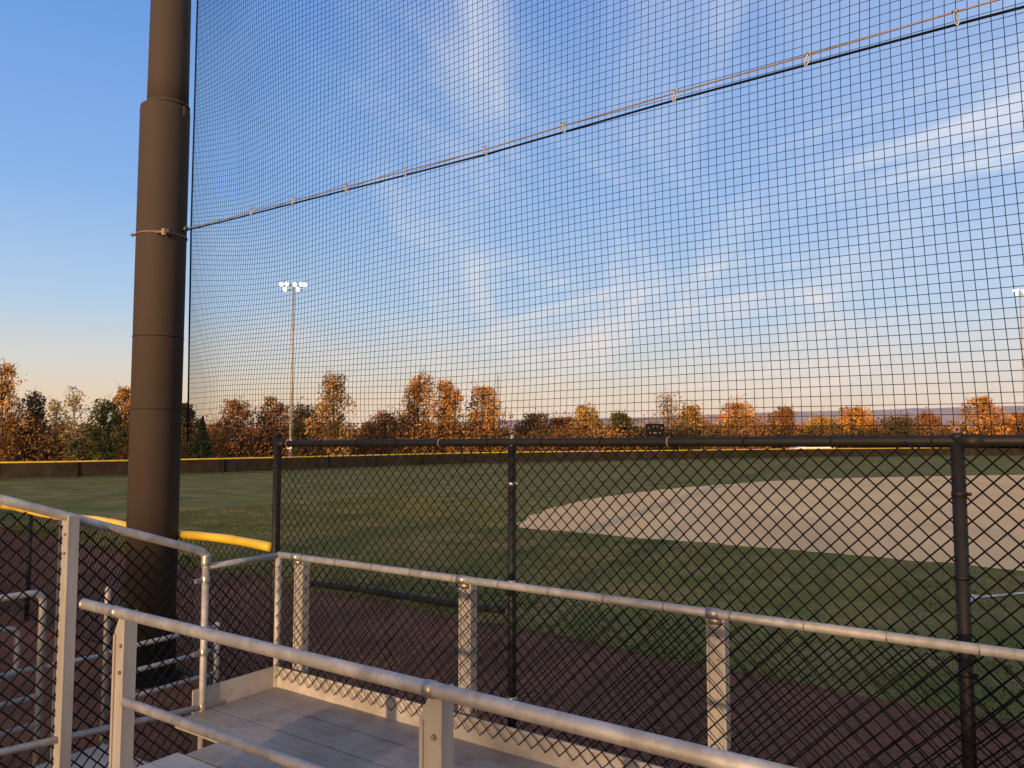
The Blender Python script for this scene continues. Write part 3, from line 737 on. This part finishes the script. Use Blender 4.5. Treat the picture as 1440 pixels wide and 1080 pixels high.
# ------------------------------------------------------------------ trees
def rv(): 
    while True:
        q = Vector((random.uniform(-1, 1), random.uniform(-1, 1), random.uniform(-1, 1)))
        if .05 < q.length < 1: return q
def leaf(mb, p, s):
    a = rv().normalized(); b = a.orthogonal().normalized()
    c = a.cross(b); s1 = s*random.uniform(.6, 1.2); s2 = s*random.uniform(.35, .7)
    mb.quad(p-b*s1, p-c*s2, p+b*s1, p+c*s2)
def tree(px, ytop, hw, Y, kind, key, label):
    t = at(px, ytop, Y); H = t.z; W = hw*1.2/1080*Y; base = Vector((t.x, t.y, 0))
    r = thing('conifer' if kind == 'conifer' else 'tree', label, 'tree', base, 'trees beyond the outfield fence')
    tr_ = MB(); cr = MB()
    bm_ = M['bark']
    if key == 'pale': bm_ = M['lightbark']
    rnd = random.Random(int(px*7+ytop))
    lean = Vector((rnd.uniform(-.05, .05), 0, 0))*H
    tr_.tube([base, base+lean*.3+Z3*H*.4, base+lean*.7+Z3*H*.7, base+lean+Z3*H*.95], .1, 7, radii=[.020*H, .014*H, .008*H, .003*H])
    ls = .0020*Y
    if kind == 'conifer':
        for k in range(2200):
            f = rnd.random()**1.3; z = H*(.06+.94*f); a = rnd.random()*2*PI
            rad = W*(1-f)*(.55+.45*rnd.random())*(1+.25*math.sin(z*9+a*2))
            leaf(cr, base+Vector((rad*math.cos(a), rad*math.sin(a), z-rad*.25)), ls)
    else:
        lo = {'oval': .12, 'round': .05, 'sparse': .2}[kind]
        nl = {'oval': 34, 'round': 32, 'sparse': 26}[kind]
        per = {'oval': 85, 'round': 95, 'sparse': 24}[kind]
        ph = rnd.random()*6
        for k in range(nl):
            f = (k+.5)/nl; z = H*(lo+(1-lo)*f*.97)
            env = (math.sin(PI*min(1, f*.82+.16)))**.7 if kind != 'oval' else (math.sin(PI*min(1, f*.72+.22)))**.9
            rad = W*env*rnd.uniform(.25, 1.1)*(.75+.5*rnd.random()); a = k*2.4+rnd.uniform(-.6, .6)
            c = base+lean*f+Vector((rad*math.cos(a)+.12*W*math.sin(ph+f*5), rad*math.sin(a), z+rnd.uniform(-.04, .03)*H))
            z0 = max(H*.12, z-rad*1.1-.1*H)
            st = base+lean*(z0/H)+Z3*z0
            tr_.tube([st, st*.5+c*.5+Z3*.04*H, c], .03, 5, radii=[.006*H, .004*H, .0015*H])
            for q_ in range(4):
                e = c+Vector((rnd.uniform(-1, 1), rnd.uniform(-1, 1), rnd.uniform(.0, 1.5)))*W*.4
                tr_.tube([c*.75+st*.25, e], .01, 3, radii=[.0035*H, .0012*H])
            cs = W*rnd.uniform(.18, .44)*(1.0 if kind != 'sparse' else 1.1)
            for j in range(per):
                g_ = rv(); g_ = g_.normalized()*(g_.length**.8)
                p = c+Vector((g_.x*cs, g_.y*cs, g_.z*cs*rnd.uniform(.8, 1.4)))
                if p.z > H+.1: p.z = H-rnd.random()*.3
                leaf(cr, p, ls)
            for j in range(per//3):
                f2 = rnd.random(); p = st*(1-f2)+c*f2+rv()*cs*1.8
                leaf(cr, p, ls)
    build(tr_, 'trunk', bm_, r); build(cr, 'crown', M[key], r)
T = [
 (8, 511, 30, 46, 'round', 'orange', 'tall bright orange tree at the left edge of the photo'),
 (46, 552, 24, 48, 'round', 'brown', 'dark brown tree just right of the leftmost orange tree'),
 (80, 560, 15, 51, 'sparse', 'pale', 'short pale half bare tree right of the dark brown tree at far left'),
 (106, 545, 17, 48, 'sparse', 'pale', 'thin pale yellow tree midway between the left edge and the big pole'),
 (147, 564, 25, 46, 'round', 'green', 'dark green bushy tree close to the left of the big pole'),
 (173, 546, 18, 53, 'oval', 'orange', 'orange tree partly hidden by the left side of the big pole'),
 (266, 568, 20, 58, 'round', 'brown', 'brown tree touching the right side of the big pole'),
 (285, 586, 18, 46, 'conifer', 'needle', 'small dark conifer just right of the big pole'),
 (336, 564, 32, 56, 'round', 'rust', 'wide rust coloured tree between the big pole and the left floodlight pole'),
 (383, 560, 28, 58, 'round', 'rust', 'rust tree just left of the left floodlight pole'),
 (430, 570, 26, 57, 'round', 'brown', 'low brown tree just right of the left floodlight pole'),
 (470, 527, 26, 56, 'oval', 'gold', 'tall golden airy tree right of the left floodlight pole'),
 (540, 582, 26, 64, 'round', 'rust', 'low rust tree between the tall golden tree and the tall orange pair'),
 (586, 527, 28, 66, 'oval', 'orange', 'left tree of the tall orange pair near the middle of the tree line'),
 (624, 535, 24, 67, 'oval', 'orange', 'right tree of the tall orange pair near the middle of the tree line'),
 (684, 545, 30, 70, 'oval', 'orange', 'bright orange pointed tree in front of the thin radio mast'),
 (752, 583, 28, 76, 'round', 'brown', 'low brown tree a little right of the pointed orange tree'),
 (788, 588, 24, 80, 'round', 'rust', 'low rust tree between the low brown tree and the small golden tree'),
 (822, 572, 22, 80, 'oval', 'amber', 'small amber tree left of the scoreboard and the green tree'),
 (876, 582, 19, 78, 'round', 'green', 'small green tree just left of the scoreboard'),
 (938, 556, 32, 84, 'sparse', 'gold', 'broad thin golden brown tree rising behind the scoreboard'),
 (972, 572, 22, 85, 'round', 'gold', 'low golden tree just right of the tree behind the scoreboard'),
 (1031, 568, 30, 86, 'round', 'orange', 'round bright orange tree left of the white car'),
 (1105, 574, 22, 88, 'oval', 'rust', 'narrow rust tree above and left of the white car'),
 (1152, 588, 26, 92, 'round', 'amber', 'low amber tree directly behind the white car'),
 (1202, 573, 26, 90, 'round', 'orange', 'orange tree right of the white car'),
 (1260, 588, 28, 92, 'round', 'brown', 'low brown tree right of the orange tree beyond the white car'),
 (1302, 582, 19, 93, 'round', 'rust', 'small rust tree left of the thick right fence post'),
 (1386, 560, 27, 88, 'round', 'orange', 'orange tree right of the thick right fence post'),
 (1436, 582, 20, 90, 'round', 'rust', 'rust tree at the right edge of the photo'),
]
for a in T: tree(*a)
br = MB()
for k in range(1150):
    px = random.uniform(-160, 1600)
    Yf = 37.5+min(1, max(0, px/1440))*46.5+5
    Y = Yf+abs(random.gauss(0, 10))+1
    if 1080 < px < 1210 and Y < 84: Y = 85+random.random()*6
    if 895 < px < 948 and Y < 74: Y = 75+random.random()*8
    ytp = 598+12*noise.noise(Vector((px*.013, 0, 4)))+random.uniform(-9, 16)-(2 if px > 700 else 8)
    topz = max(1.0, at(px, ytp, Y).z)
    b = Vector(((px-720)/1080*Y, Y, 0)); wd = random.uniform(.7, 1.5)
    for j in range(100):
        g_ = rv(); z = topz*(.5+.5*g_.z)*random.uniform(.75, 1.1)
        leaf(br, b+Vector((g_.x*wd*1.3, g_.y*wd, max(.03, z))), .0021*Y)
tag(build(br, 'scrub', M['brush']), 'band of brown and orange scrub behind the outfield fence', 'brush', kind='stuff')
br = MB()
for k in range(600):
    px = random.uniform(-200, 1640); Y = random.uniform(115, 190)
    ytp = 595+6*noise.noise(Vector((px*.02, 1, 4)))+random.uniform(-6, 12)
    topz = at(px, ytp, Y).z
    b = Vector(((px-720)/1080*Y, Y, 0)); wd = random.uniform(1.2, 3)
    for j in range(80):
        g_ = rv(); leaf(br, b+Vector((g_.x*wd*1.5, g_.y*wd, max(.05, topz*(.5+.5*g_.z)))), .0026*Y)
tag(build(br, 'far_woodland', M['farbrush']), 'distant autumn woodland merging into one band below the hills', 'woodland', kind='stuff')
br = MB()
sv = Vector((-math.sin(SAZ), -math.cos(SAZ), 0)); sp_ = Vector((math.cos(SAZ), -math.sin(SAZ), 0))
for k in range(420):
    s_ = random.uniform(-45, 45)
    topz = 7.15+1.3*noise.noise(Vector((s_*.30, 2, 0)))+.7*noise.noise(Vector((s_*1.3, 6, 0)))
    zc_ = random.uniform(.5, topz-.8); b = sv*(41+random.uniform(-1.5, 1.5))+sp_*s_+Z3*zc_
    for j in range(60): leaf(br, b+rv()*1.0, .25)
tag(build(br, 'tree_row', M['brown']), 'row of brown trees standing behind the bleacher', 'trees', kind='stuff')
